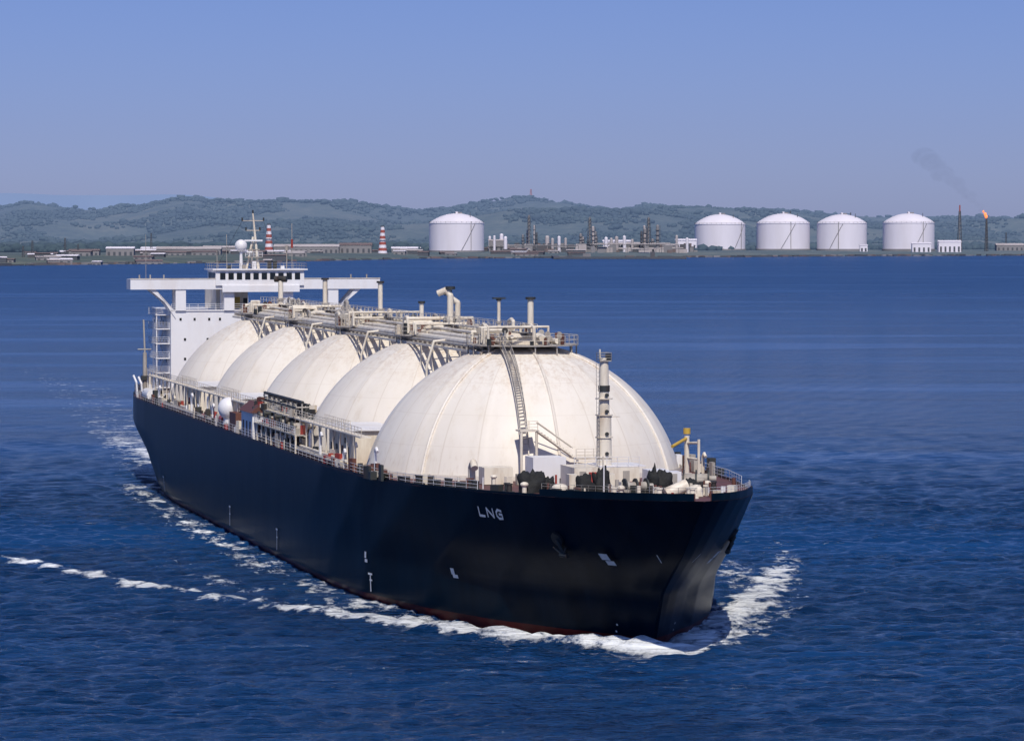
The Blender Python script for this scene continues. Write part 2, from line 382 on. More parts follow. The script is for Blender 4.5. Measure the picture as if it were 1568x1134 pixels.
for a in ((56,-9.4,.7,1.0),(50,-12,1.0,.5),(44,-8,1.4,.45),(62,-4,.9,.5),(66,3.4,1.,.5),(60,6.5,1.2,.5),(35,-12,1.3,.4),(52,-4,1.6,.4)): vent_m(*a)
fc.cyl((66,0,17.2),(66,2.4,18.2),.7,'cream',n=12); fc.cyl((63,2,17.2),(63,3.4,17.9),.55,'cream',n=12); fc.lump((67,3,17),(1.6,1.8,1.1),'cream',0,.3)
fc.path([(30,-13.5,16),(30,-13.5,18),(30.8,-13.5,18.6),(31.5,-13.5,18)],.45,'cream',10)
for _ in range(105):
    u=random.uniform(24,70); hb_=interp(80.5-u,BD)-1.5; y=random.uniform(-hb_,hb_)
    if math.hypot(u,y)<21.5: continue
    mk=random.choice(('dark','cream','grey','dark','red','white','brown','cream','brown'))
    if random.random()<.5: fc.rbox((u,y,zdeck(u)-.02),(random.uniform(.3,1.1),random.uniform(.3,1.),random.uniform(.4,1.3)),random.random()*3,mk)
    else: fc.cyl((u,y,zdeck(u)),(u,y,zdeck(u)+random.uniform(.5,1.7)),random.uniform(.08,.25),mk,n=8)
for u,v0 in((61,-9.2),(58,-10.5),(45,-14),(36,-16.2),(29,-17.8),(20,-19.6),(14,-20.5)):
    fc.rbox((u,v0,zdeck(u)),(1.4,.8,.8),.5,'dark')
fc.cyl((58.5,-5,17),(58.5,-5,20),.08,'white'); fc.cyl((47,-2,17),(47,-2,20.2),.1,'cream')
fc.cyl((28,13.6,15.8),(28,13.6,21.3),.32,'cream',n=10); fc.cyl((28,13.6,21),(31,10.9,20.2),.2,'yellow'); fc.cyl((28,13.6,21.5),(28,13.6,22.2),.45,'yellow')
fc.cyl((31,14.2,16),(31,14.2,21),.18,'cream'); fc.cyl((28,13.6,18.6),(31,14.2,18.6),.15,'cream'); fc.cyl((28,13.6,20.4),(31,14.2,20.6),.15,'cream')
fc.build('forecastle_gear',ship)
# ------------------------------------------------------------ side deck structures
s=MB()
for side in(-1,1):
    for k in range(4):
        ug=-45*k-22.5
        s.box(ug-8.5,ug+8.5,side*13,side*19.2,15.45,20.0,'cream')
        s.box(ug-9,ug+9,side*12.6,side*19.8,20.0,20.2,'white')
        s.rail([(ug-9,side*19.7,20.2),(ug+9,side*19.7,20.2)],'cream',1.1,1.5,.05)
        for du in(-6.5,-3,1,5): s.box(ug+du-.5,ug+du+.5,side*19.2,side*19.27,15.6,17.7,random.choice(('dark','red','brown','dark')))
        for du in(-5,-1,3): s.box(ug+du-.35,ug+du+.35,side*19.2,side*19.26,18.1,18.8,'dark')
    ue=1 if side<0 else -16
    s.box(-200,ue,side*19.8,side*21.2,19.9,20.05,'cream')
    s.rail([(-200,side*21.1,20.05),(ue,side*21.1,20.05)],'cream',1.15,2.2,.05)
    for i in range(41 if side<0 else 37):
        u=-200+i*4.9; s.cyl((u,side*21,15.5),(u,side*21,19.9),.13,'cream',n=6); 
        if i%2: s.cyl((u,side*21,18.4),(u+1.4,side*21,19.9),.08,'cream',n=5)
    for y,z,r in((21.9,16.1,.28),(21.3,16.5,.2),(20.7,16.0,.3)): s.cyl((-195,side*y,z),(-8,side*y,z),r,random.choice(('cream','grey')),n=8)
    for i in range(160):
        u=random.uniform(-200,16); y=side*random.uniform(20.2,22.3); mk=random.choice(('red','dark','cream','white','grey','dark','brown','dark','brown'))
        s.rbox((u,y,15.5),(random.uniform(.4,1.6),random.uniform(.3,.9),random.uniform(.6,2.0)),random.choice((0,0,.3)),mk)
    for i in range(26):
        u=random.uniform(-195,12); y=side*random.uniform(20.3,22); hh=random.uniform(1.5,3.6)
        s.path([(u,y,15.5),(u,y,15.5+hh),(u+.6,y,15.9+hh),(u+1.2,y,15.5+hh)],.2,random.choice(('cream','white')),8)
s.build('side_deck_structures',ship)
mf=MB()
for side in(-1,1):
    for i in range(9):
        u=-80+i*4.6; z=19.2+.5*(i%2)
        mf.path([(u,side*17,z+1.6),(u,side*18.4,z),(u,side*22,z)],.32,'dark' if i%2 else 'grey',10)
        mf.cyl((u,side*22,z),(u,side*22.3,z),.6,'dark',n=14); mf.cyl((u,side*19.6,z),(u,side*20,z),.55,'grey',n=14)
        mf.cyl((u,side*20.8,z),(u,side*20.8,z+1.6),.12,'grey'); mf.cyl((u,side*20.8,z+1.5),(u,side*20.8,z+1.6),.45,'dark')
    mf.box(-84,-40,side*18.4,side*22.4,17.9,18.05,'grey'); mf.rail([(-84,side*22.3,18.05),(-40,side*22.3,18.05)],'white',1.1,1.5,.05)
    for i in range(12): mf.cyl((-84+i*4,side*22.2,15.5),(-84+i*4,side*22.2,18),.14,'cream')
    for _ in range(90):
        u=random.uniform(-83,-41); y=side*random.uniform(18,22); z=random.choice((15.5,18.05,18.05,20.2))
        mf.rbox((u,y,z),(random.uniform(.3,1.6),random.uniform(.3,1.),random.uniform(.3,1.5)),random.random(),random.choice(('dark','dark','grey','cream','brown','red')))
    for z,y in((21.6,18.7),(22.0,19.4),(21.2,20.2)): mf.cyl((-82,side*y,z),(-50,side*y,z),.22,random.choice(('dark','grey')))
    for u in range(-82,-49,4): mf.cyl((u,side*19.5,18),(u,side*19.5,21.8),.12,'grey',n=5); mf.cyl((u,side*18.5,21.3),(u,side*20.4,21.3),.12,'grey',n=5)
    mf.box(-84,-74,side*20,side*22.6,15.5,19.4,'white')
    a=[(-84.5,side*19.4,19.4),(-73.5,side*19.4,19.4),(-73.5,side*23,19.4),(-84.5,side*23,19.4),(-84.5,side*21.2,20.8),(-73.5,side*21.2,20.8)]
    mf.add(a,[(0,1,5,4),(2,3,4,5),(0,4,3),(1,2,5),(0,3,2,1)],'brown')
    mf.box(-73.95,-73.9,side*20.6,side*21.8,15.6,17.8,'brown')
    for du in (-82,-79,-76): mf.box(du-.5,du+.5,side*22.6,side*22.66,15.7,18,'brown')
    mf.box(-98,-92,side*20.4,side*22.2,15.5,18.4,'brown')
    mf.sph((-104,side*21.3,18.6),1.75,'white',20,12); mf.cyl((-104,side*21.3,15.5),(-104,side*21.3,17.5),.9,'white'); 
    mf.cyl((-110,side*21.2,16.6),(-107,side*21.2,16.6),.9,'red',n=12)
mf.build('cargo_manifold',ship)
# ------------------------------------------------------------ accommodation and bridge
a=MB()
a.box(-232,-207,-15.8,15.8,15.45,31.4,'white'); a.box(-232.2,-206.8,-16,16,31.4,31.6,'white')
for z,ys_ in((29.9,(14,11.4,8.7,6.7,-7,-10,-13)),(26.2,(13.2,9,-9,-13)),(22.6,(13.2,11,-11,-13)),(19.2,(13.2,10.5,-10.5))):
    for v in ys_: a.box(-207,-206.93,-v-.2,-v+.2,z-.24,z+.24,'glass')
for u in range(-229,-209,4):
    for z in(18.5,21.8,25.2,28.6):
        for sd_ in(-1,1): a.box(u-.3,u+.3,sd_*15.8,sd_*15.87,z,z+.8,'glass')
for sd_ in(-1,1):
    for z in(17.2,19.9,22.6,25.3,28.0,30.6):
        a.box(-219,-208.5,sd_*15.8,sd_*18.4,z,z+.18,'white'); a.rail([(-219,sd_*18.3,z+.18),(-208.5,sd_*18.3,z+.18),(-208.5,sd_*15.9,z+.18)],'white',1.1,1.3,.05)
    for j,z in enumerate((17.2,19.9,22.6,25.3,28.0)):
        u0,u1=(-217.5,-212) if j%2 else (-212,-217.5)
        for y in(16.4,17.4): a.cyl((u0,sd_*y,z+.15),(u1,sd_*y,z+2.8),.12,'white',n=5)
    a.cyl((-208.7,sd_*18.2,15.5),(-208.7,sd_*18.2,31),.12,'white',n=6)
a.box(-212,-206.4,-23.3,23.3,35.4,35.7,'white')
for y in(-23.3,23.15): a.box(-212,-206.4,y,y+.15,35.7,37.3,'white')
a.box(-206.55,-206.4,-23.15,23.15,35.7,37.3,'white'); a.box(-212,-211.85,-23.15,23.15,35.7,37.3,'white')
a.box(-206.7,-206.3,-23.35,23.35,37.3,37.42,'cream')
for v in(14,5,-6,-14.5):
    for u in(-207.2,-211): a.box(u-.6,u+.6,-v-.95,-v+.95,31.5,35.4,'white')
for sd_ in(-1,1):
    for u in(-207.2,-211):
        a.add([(u-.4,sd_*19.8,35.4),(u+.4,sd_*19.8,35.4),(u+.4,sd_*18.6,35.4),(u-.4,sd_*18.6,35.4),(u-.4,sd_*15,31.4),(u+.4,sd_*15,31.4),(u+.4,sd_*14.9,30),(u-.4,sd_*14.9,30)],
          [(0,1,5,4),(3,7,6,2),(0,4,7,3),(1,2,6,5),(0,3,2,1),(4,5,6,7)],'white')
a.box(-230,-216,-6,0,31.6,36.2,'cream'); a.rail([(-207,-15.7,31.6),(-207,15.7,31.6)],'white',1.1,1.6,.05)
a.box(-215.95,-215.9,-3.5,-1.5,31.7,33.8,'yellow'); a.box(-215.96,-215.9,-.9,-.1,31.7,33.6,'dark')
a.box(-216,-206.0,-7.6,8.9,36.1,38.9,'white'); a.box(-216.4,-205.5,-8.2,9.5,38.9,39.15,'white'); a.box(-206.35,-205.7,-6.4,8,34.9,36.1,'white')
for i in range(10):
    v=6.3-i*1.55; a.box(-206,-205.93,-v-.5,-v+.5,37.2,38.45,'glass')
for i in range(5): a.box(-208-i*1.6,-207-i*1.6,-7.6,-7.67,37.35,38.45,'glass')
a.rail([(-205.6,-8,39.15),(-205.6,9.3,39.15),(-216,9.3,39.15),(-216,-8,39.15),(-205.6,-8,39.15)],'grey',1.,2.2,.04,2)
for v in (19.5,17,21.5,-18,-21): a.cyl((-207.5,-v,37.4),(-207.5,-v,38.1),.15,'grey')
a.add([(-244,-4,15.5),(-234,-4,15.5),(-234,4,15.5),(-244,4,15.5),(-243,-3,36.5),(-235.5,-3,37),(-235.5,3,37),(-243,3,36.5)],[(0,1,5,4),(1,2,6,5),(2,3,7,6),(3,0,4,7),(4,5,6,7)],'white')
a.build('accommodation_block',ship)
b=MB()
mu=-210; zb=39.15
b.cyl((mu,1.0,zb),(mu,0,49.4),.3,'cream',r1=.16); b.cyl((mu,-1.2,zb),(mu,0,45),.2,'cream'); b.cyl((mu-2,0,zb),(mu,0,45),.2,'cream')
b.cyl((mu,-2,48),(mu,2,48),.1,'grey'); b.cyl((mu,-1.3,46.2),(mu,1.3,46.2),.12,'grey'); b.box(mu+.3,mu+.6,-1.7,1.7,44.2,44.5,'white'); b.box(mu-.3,mu+.3,-1.2,1.2,42.6,42.75,'grey')
b.box(mu+.2,mu+.5,-2.2,-.2,42.1,42.4,'white'); b.box(mu-1,mu+1,-1.6,1.6,41.2,41.35,'grey'); b.rail([(mu+1,-1.6,41.35),(mu+1,1.6,41.35)],'white',.9,.8,.05)
for y,z in((-2,48),(2,48),(0,49.4),(-1.3,46.2),(1.3,46.2)): b.cyl((mu,y,z),(mu,y,z+.6),.15,'dark')
for v,z1,r in((5.4,45.5,.06),(-5.8,43.5,.12),(-6.8,47.5,.07),(7.2,42.5,.08)): b.cyl((-207,-v,zb),(-207,-v,z1),r,'grey',n=6)
b.cyl((-207,5.8,42.5),(-207,5.8,43.4),.35,'grey'); b.cyl((-207,6.8,43),(-207,6.8,44.6),.2,'red')
b.cyl((-209,-2.4,zb),(-209,-2.4,42.4),.35,'white',r1=.25); b.sph((-209,-2.4,43.4),1.15,'white',20,12)
for v in(2.2,-2.6,-3.6,5,-5,.3): b.rbox((-207,-v,zb),(.6,.7,random.uniform(.5,1.6)),0,random.choice(('dark','white','grey')))
b.cyl((-209,-20.1,37.4),(-209,-20.1,45.5),.05,'grey',n=5)
for x0,y0,z0 in((mu,-2,48),(mu,2,48),(mu,0,49.4)): b.cyl((x0,y0,z0),(-216,y0*3,zb),.03,'dark',n=4)
b.build('radar_mast',ship)
g=MB()
g.cyl((-202,-21.3,15.5),(-202,-21.3,24),.42,'grey',n=10,r1=.36); g.cyl((-202,-21.3,24),(-202,-21.5,30),.16,'grey'); g.rbox((-202,-21.3,19),(1.3,1.3,.8),0,'dark'); g.cyl((-202,-22.6,24.6),(-202,-20.1,24.6),.12,'grey')
g.cyl((-205,-20,15.5),(-205,-20,20),.2,'cream'); g.cyl((-202,-21.3,20),(-210,-21.5,17),.2,'cream')
g.cyl((-197,-21.6,16.8),(-190,-21.6,16.8),1.,'white',n=12); g.rbox((-206,-20.6,15.5),(2.4,1.6,2.6),0,'white'); g.rbox((-186,-21.2,15.5),(2,1.5,2.3),0,'dark')
g.path([(-200,-22,15.6),(-200,-22.2,18.4),(-201,-22.6,19.6)],.2,'white'); g.path([(-207,-22,15.6),(-207,-22.2,18.4),(-208,-22.6,19.6)],.2,'white')
for _ in range(40):
    u=random.uniform(-244,-190); y=random.uniform(-15,15) if u<-232 else random.choice((-1,1))*random.uniform(17,20)
    g.rbox((u,y,15.5),(random.uniform(.5,2),random.uniform(.5,1.5),random.uniform(.6,2.2)),random.random(),random.choice(('dark','white','cream','grey')))
g.build('stern_gear',ship)
# ------------------------------------------------------------ hull markings and anchors
mk=MB()
def hp(u,z,side=-1,off=.08):
    y=halfb(u,z); e=.4
    tu_=Vector((2*e,side*(halfb(u+e,z)-halfb(u-e,z)),0)).normalized()
    tz=Vector((0,side*(halfb(u,z+e)-halfb(u,z-e)),2*e)).normalized()
    n=tu_.cross(tz).normalized()
    if n.y*side<0: n=-n
    return Vector((u,side*y,z))+n*off,tu_,tz,n
def decal(u,z,w_,h_,du=0,dz=0,side=-1,off=.14):
    P,a_,b_,n=hp(u,z,side,off); up=(Vector((0,0,1))-n*n.z).normalized(); rt=a_
    q=[P+rt*(du+sx*w_/2)+up*(dz+sz*h_/2) for sx,sz in((-1,-1),(1,-1),(1,1),(-1,1))]
    mk.add(q,[(0,1,2,3)],'mark')
def stroke(u,z,pts,t=.14,side=-1):
    for (x0,y0),(x1,y1) in zip(pts[:-1],pts[1:]):
        d=Vector((x1-x0,y1-y0)); d.normalize(); nn=Vector((-d.y,d.x))*t; d*=t*.6
        q=[(x0-d.x+nn.x,y0-d.y+nn.y),(x1+d.x+nn.x,y1+d.y+nn.y),(x1+d.x-nn.x,y1+d.y-nn.y),(x0-d.x-nn.x,y0-d.y-nn.y)]
        mk.add([hp(u+x*.85,z+y,side,.12)[0] for x,y in q],[(0,1,2,3)],'mark')
for side in(-1,1):
    uL,zL=46.,13.9
    A=lambda L_:[(x if side<0 else -x,y) for x,y in L_]
    stroke(uL,zL,A([(-3.2,.5),(-3.2,-.45),(-1.8,-.45)]),side=side)
    stroke(uL,zL,A([(-1.0,-.45),(-1.0,.5),(.6,-.45),(.6,.5)]),side=side)
    stroke(uL,zL,A([(2.9,.4),(2.,.5),(1.5,.2),(1.5,-.2),(2.,-.5),(2.9,-.45),(2.9,0),(2.2,0)]),side=side)
    decal(63.6,10.2,1.3,1.0,0,.45,side,.35); decal(63.6,10.2,1.3,.7,.4,-.5,side,.35)
    decal(32,6,.8,.8,0,0,side); decal(32,6,1.2,.45,.4,-.6,side); decal(6,5.7,.8,.8,0,0,side); decal(6,5.7,1.2,.4,.4,-.7,side)
    for uu,z0,z1 in((8,1.3,3.4),(-50,1.4,4.2),(-92,1.4,4.2),(-165,1.3,3.8)):
        decal(uu,(z0+z1)/2,.3,z1-z0,0,0,side); decal(uu,z1+.1,1.4,.25,0,0,side,.16); decal(uu,(z0+z1)/2+.4,.9,.2,.2,0,side,.16)
    for z in np.arange(1.4,3,.8): decal(stem(z)-4.2,z,.25,.22,0,0,side)
    decal(70.5,10.8,.12,1.4,0,0,side,.3)
    P,a_,b_,n=hp(58,11.9,side,.0)
    mk.cyl(P-n*.3,P+n*.3,.85,'black',n=18); mk.cyl(P+n*.3,P+n*.4-b_*1.8,.2,'dark',n=8)
    q0=P+n*.5-b_*1.9
    for s_ in(-1,1): mk.cyl(q0,q0+a_*s_*1.1+b_*1.0,.2,'dark',r1=.08,n=8)
    mk.cyl(q0-a_*.6,q0+a_*.6,.28,'dark',n=8)
mk.build('hull_markings_and_anchor',ship)
# ------------------------------------------------------------ water
def axis(lo,hi,st,g1,g2,far1,far2):
    mid=list(np.arange(lo,hi,st)); r=[];x=mid[-1];d=st
    while x<far2: d*=g2;x+=d;r.append(x)
    l_=[];x=mid[0];d=st
    while x>far1: d*=g1;x-=d;l_.append(x)
    return np.array(l_[::-1]+mid+r)
xs=axis(-85,85,.42,1.03,1.03,-60000,60000); ys=axis(296,560,.4,1.15,1.011,-20000,90000)
X,Y=np.meshgrid(xs,ys); dx=np.gradient(xs);dy=np.gradient(ys)
SPX=np.maximum(dx[None,:],.0)+0*Y; SPY=dy[:,None]+0*X
Z=np.zeros_like(X)
for i in range(90):
    lam=1.4*(9/1.4)**rng.random(); th=R(-72)+rng.normal()*.5
    kx,ky=math.cos(th)*2*math.pi/lam,math.sin(th)*2*math.pi/lam
    per=np.maximum(SPX*abs(math.cos(th)),SPY*abs(math.sin(th)))
    fade=np.clip(1.5-per*3.5/lam,0,1)
    Z+=.0135*lam**.62*fade*np.sin(kx*X+ky*Y+rng.random()*6.28)
DX=X-SX;DY=Y-SY; U=sT*DX-cT*DY; V=-cT*DX-sT*DY
def pdist(pts):
    D=np.full(U.shape,1e9);T=np.zeros(U.shape);tot=0
    for (a0,b0),(a1,b1) in zip(pts[:-1],pts[1:]):
        lx,ly=a1-a0,b1-b0;l2=lx*lx+ly*ly;l_=math.sqrt(l2)
        t=np.clip(((U-a0)*lx+(V-b0)*ly)/l2,0,1); d=np.hypot(U-a0-t*lx,V-b0-t*ly)
        m_=d<D; D[m_]=d[m_];T[m_]=(tot+t*l_)[m_]; tot+=l_
    return D,T
def gap(T,f,ph,lo,hi):
    s_=.5+.28*np.sin(T*f+ph)+.22*np.sin(T*f*2.37+ph*3)+.15*np.sin(T*f*5.1+ph)
    return lo+(hi-lo)*np.clip(s_,0,1)
foam=np.zeros(U.shape)
D,T=pdist([(63,1),(58,6),(50,12),(34,21),(9,34),(-16,45),(-46,55),(-64,60),(-130,80)])
Z+=.7*np.exp(-(D/1.8)**2)*np.exp(-T/80); Z-=.6*np.exp(-((D-4.5)/2.5)**2)*np.exp(-T/150)
foam=np.maximum(foam,np.exp(-(D/2.2)**2)*np.where(T<55,gap(T,.30,1,.8,1.25),gap(T,.33,2,.12,1.3)*np.exp(-(T-55)/500)))
D,T=pdist([(50,12),(30,20),(9,29),(-20,36),(-50,38)]); foam=np.maximum(foam,.62*np.exp(-(D/4.5)**2)*np.exp(-T/90))
D,T=pdist([(64,-2),(58,-5),(53,-8),(31,-19),(5,-31),(-25,-43),(-60,-54)])
Z+=.45*np.exp(-(D/2.2)**2)*np.exp(-T/60)
foam=np.maximum(foam,np.exp(-(D/3.0)**2)*np.where(T<78,gap(T,.25,0,.75,1.2),.9*np.exp(-(T-78)/40)))
D,T=pdist([(60,-5),(50,-11),(36,-18),(20,-25),(0,-32),(-30,-36)]); foam=np.maximum(foam,.72*np.exp(-(D/6)**2)*np.exp(-T/140))
D,T=pdist([(64,1),(61,3),(50,9.6),(39,14.2),(24,18.8),(4,22.6)]); foam=np.maximum(foam,np.exp(-(D/1.2)**2)*np.where(T<22,1.,.6)); Z+=.3*np.exp(-(D/1.5)**2)*np.exp(-T/25)
D,T=pdist([(58,-7),(62,-5),(66,-1.5),(65,1),(61,4.5)]); foam=np.maximum(foam,1.25*np.exp(-(D/2.2)**2)); Z+=.35*np.exp(-(D/1.8)**2)
D,T=pdist([(34,18),(4,25),(-60,27),(-150,26),(-200,24)]); foam=np.maximum(foam,.44*np.exp(-(D/4)**2))
D,T=pdist([(-225,14),(-250,10),(-340,6),(-420,2)]); foam=np.maximum(foam,.85*np.exp(-(D/8)**2)*np.exp(-T/260))
D,T=pdist([(-250,0),(-900,-20)]); foam=np.maximum(foam,.38*np.exp(-(D/20)**2)*np.exp(-T/700)); 
nx,ny=len(xs),len(ys)
me=bpy.data.meshes.new('water'); nv=nx*ny; me.vertices.add(nv)
me.vertices.foreach_set('co',np.stack([X,Y,Z],-1).astype(np.float32).ravel())
ii=(np.arange(ny-1)[:,None]*nx+np.arange(nx-1)[None,:]).ravel(); q=np.stack([ii,ii+1,ii+nx+1,ii+nx],-1).astype(np.int32); nf=len(q)
me.loops.add(nf*4); me.loops.foreach_set('vertex_index',q.ravel()); me.polygons.add(nf); me.polygons.foreach_set('loop_start',np.arange(nf,dtype=np.int32)*4)
me.polygons.foreach_set('use_smooth',np.ones(nf,bool)); me.update(calc_edges=True)
at=me.attributes.new('foam','FLOAT','POINT'); at.data.foreach_set('value',foam.astype(np.float32).ravel())
wo=bpy.data.objects.new('water',me); scene.collection.objects.link(wo)
m,nt,b=new_mat('sea_water'); 
geo=nt.nodes.new('ShaderNodeNewGeometry')
def wmap(sc,rz=0):
    mp=nt.nodes.new('ShaderNodeMapping'); mp.inputs['Scale'].default_value=sc; mp.inputs['Rotation'].default_value=(0,0,rz); L(nt,geo.outputs['Position'],mp.inputs[0]); return mp.outputs[0]
n1=noise_n(nt,wmap((.8,1.7,1),.25),1.1,5,.65); n2=noise_n(nt,wmap((.12,.34,1),.25),1.,4,.6); n3=noise_n(nt,wmap((.0022,.013,1),.08),1.,4,.6)
n5=noise_n(nt,wmap((.03,.07,1),.15),1.,5,.65)
n4=noise_n(nt,wmap((.012,.04,1),.1),1.,4,.6)
slick=ramp(nt,n3,[(.50,(1,1,1)),(.62,(.25,.25,.25))])
hgt=math_n(nt,'ADD',math_n(nt,'ADD',math_n(nt,'MULTIPLY',n1,.9),math_n(nt,'MULTIPLY',n2,1.9)),math_n(nt,'MULTIPLY',n5,4.0))
bn=nt.nodes.new('ShaderNodeBump'); bn.inputs['Distance'].default_value=1.0; L(nt,slick,bn.inputs['Strength']); L(nt,hgt,bn.inputs['Height']); L(nt,bn.outputs[0],b.inputs['Normal'])
base=mixc(nt,ramp(nt,n4,[(.3,(0,0,0)),(.7,(1,1,1))]),(.003,.027,.092),(.008,.052,.165))
ata=nt.nodes.new('ShaderNodeAttribute'); ata.attribute_name='foam'
fn=noise_n(nt,wmap((.5,.5,1)),1.,7,.7); fn2=noise_n(nt,wmap((.12,.12,1)),1.,2,.5)
fa=math_n(nt,'ADD',ata.outputs['Fac'],math_n(nt,'ADD',math_n(nt,'MULTIPLY',math_n(nt,'SUBTRACT',fn,.5),2.2),math_n(nt,'MULTIPLY',math_n(nt,'SUBTRACT',fn2,.5),1.2)))
fa=math_n(nt,'MULTIPLY',fa,math_n(nt,'MULTIPLY',ata.outputs['Fac'],5,0,True))
ff=nt.nodes.new('ShaderNodeMapRange'); ff.inputs[1].default_value=.44; ff.inputs[2].default_value=.80; ff.clamp=True; L(nt,fa,ff.inputs[0])
ffo=ff.outputs[0]
L(nt,mixc(nt,ffo,base,(.82,.85,.87)),b.inputs['Base Color'])
wsep=nt.nodes.new('ShaderNodeSeparateXYZ'); L(nt,geo.outputs['Position'],wsep.inputs[0])
far=math_n(nt,'MULTIPLY',math_n(nt,'DIVIDE',math_n(nt,'SUBTRACT',wsep.outputs[1],600),2500,0,True),.15)
L(nt,math_n(nt,'ADD',math_n(nt,'ADD',math_n(nt,'MULTIPLY',ffo,.5),.15),far),b.inputs['Roughness']); b.inputs['IOR'].default_value=1.33
me.materials.append(m)
# ------------------------------------------------------------ land
SH=[(-9000,4600),(-730,4980),(-430,5500),(-160,6420),(300,6700),(700,7150),(1300,7400),(9000,8200)]
RY=[(-400,318),(0,316),(40,304),(100,314),(150,320),(210,318),(280,301),(330,308),(380,312),(460,310),(530,304),(590,312),(640,317),(690,315),(740,307),(785,300),(820,301),(870,307),(940,314),(1000,311),(1060,316),(1120,320),(1180,320),(1260,324),(1350,327),(1568,328),(2200,320)]
def ridge(X_):
    xi=784+F*X_/11000.; return H+(352-interp(xi,RY))*11000/F
def lz(x,y):
    ys_=interp(x,SH); d=y-ys_
    z=-2+5*min(1,max(0,d)/40)+7*min(1,max(0,d-40)/400)
    t=max(0,min(1,(y-8300)/2500)); s_=t*t*(3-2*t)
    n=noise.fractal(Vector((x*.0011,y*.0011,3.1)),1,2,5); n2=noise.fractal(Vector((x*.005,y*.005,1.)),1,2,4)
    rx=x*11000/max(y,8000)
    hgt=(ridge(rx)-10)*s_*(.96)+ n*70*4*t*(1-t)*.8+n2*14*s_
    return z+max(0,hgt)
lv=[];lf=[]; gx=list(np.arange(-9000,-2400,200))+list(np.arange(-2400,3000,22))+list(np.arange(3000,9200,200)); gt=[0,.0,.01,.03,.06]+list(np.linspace(.1,1,75))
for j,t in enumerate(gt):
    for x in gx:
        ys_=interp(x,SH)+ (noise.noise(Vector((x*.01,0,0)))*25); y=ys_+(12500-ys_)*t
        if j==0: y-=30
        lv.append((x,y,lz(x,y) if j else -6))
n=len(gx)
for j in range(len(gt)-1):
    for i in range(n-1): a0=j*n+i; lf.append((a0,a0+1,a0+n+1,a0+n))
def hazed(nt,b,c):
    # aerial haze painted into base colour and emission, stronger with world Y
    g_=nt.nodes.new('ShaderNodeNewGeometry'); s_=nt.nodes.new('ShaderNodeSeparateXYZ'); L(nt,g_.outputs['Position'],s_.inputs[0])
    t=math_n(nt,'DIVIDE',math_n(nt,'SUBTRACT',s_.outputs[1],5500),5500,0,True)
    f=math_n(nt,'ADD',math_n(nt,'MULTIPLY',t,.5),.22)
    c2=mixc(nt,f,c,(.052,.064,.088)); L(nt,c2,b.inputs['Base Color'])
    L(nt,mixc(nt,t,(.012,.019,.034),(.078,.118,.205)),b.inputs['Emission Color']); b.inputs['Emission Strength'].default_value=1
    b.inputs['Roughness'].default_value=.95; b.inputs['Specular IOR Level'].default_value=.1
m,nt,b=new_mat('hazy_land'); f=noise_n(nt,coord(nt),.004,8,.65); f2=noise_n(nt,coord(nt),.03,5,.7)
c=ramp(nt,f,[(.36,(.04,.065,.052)),(.5,(.08,.11,.08)),(.6,(.19,.19,.13)),(.72,(.075,.095,.075))]); c=mixc(nt,.45,c,ramp(nt,f2,[(.35,(.035,.055,.052)),(.65,(.18,.185,.14))]))
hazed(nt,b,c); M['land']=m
m,nt,b=new_mat('hazy_foliage'); f=noise_n(nt,coord(nt),.008,4,.6)
c=ramp(nt,f,[(.3,(.02,.038,.038)),(.55,(.035,.06,.048)),(.75,(.09,.115,.08))])
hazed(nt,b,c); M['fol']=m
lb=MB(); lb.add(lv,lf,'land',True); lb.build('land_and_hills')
mb=MB(); vs=[]
for i in range(121):
    x=-9000+i*150; hh=max(5,318+40*noise.fractal(Vector((i*.09,5,0)),1,2,4)-max(0,(x+2300))*.15); vs+=[(x,24000,-5),(x,24000,hh),(x,25500,-5)]
fs=[]
for i in range(120):
    a0=i*3; fs+=[(a0,a0+3,a0+4,a0+1),(a0+1,a0+4,a0+5,a0+2)]
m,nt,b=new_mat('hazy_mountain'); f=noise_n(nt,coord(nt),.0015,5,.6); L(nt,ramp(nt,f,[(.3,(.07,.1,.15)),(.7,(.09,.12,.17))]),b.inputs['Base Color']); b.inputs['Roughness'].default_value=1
b.inputs['Emission Color'].default_value=(.115,.165,.31,1); b.inputs['Emission Strength'].default_value=1; M['mount']=m  # mountain haze painted as an even blue glow in the material
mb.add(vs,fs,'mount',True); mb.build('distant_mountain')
phi=(1+5**.5)/2
ico=np.array([(-1,phi,0),(1,phi,0),(-1,-phi,0),(1,-phi,0),(0,-1,phi),(0,1,phi),(0,-1,-phi),(0,1,-phi),(phi,0,-1),(phi,0,1),(-phi,0,-1),(-phi,0,1)])/1.9
icf=np.array([(0,11,5),(0,5,1),(0,1,7),(0,7,10),(0,10,11),(1,5,9),(5,11,4),(11,10,2),(10,7,6),(7,1,8),(3,9,4),(3,4,2),(3,2,6),(3,6,8),(3,8,9),(4,9,5),(2,4,11),(6,2,10),(8,6,7),(9,8,1)])
P=[];S=[]
while len(P)<48000:
    y=random.uniform(6700,11100); x=random.uniform(-.19,.19)*y
    if y<interp(x,SH)+ (650 if x>-300 else 350): continue
    nn=noise.fractal(Vector((x*.003,y*.003,9)),1,2,3)
    if nn<.0+random.uniform(-.12,.12) and (y>8300): continue
    if 7000<y<7900 and x>-100 and random.random()<.75: continue
    r_=random.uniform(3,7)*(1 if random.random()<.96 else 1.8)*(1.25 if y<8300 else 1); P.append((x,y,lz(x,y)+r_*.5)); S.append(r_)
P=np.array(P);S=np.array(S)
vv=P[:,None,:]+ico[None]*S[:,None,None]*rng.uniform(.6,1.35,(len(P),12,1))*np.array([1.25,1,.8])
ff_=(icf[None]+12*np.arange(len(P))[:,None,None]).reshape(-1,3).astype(np.int32)
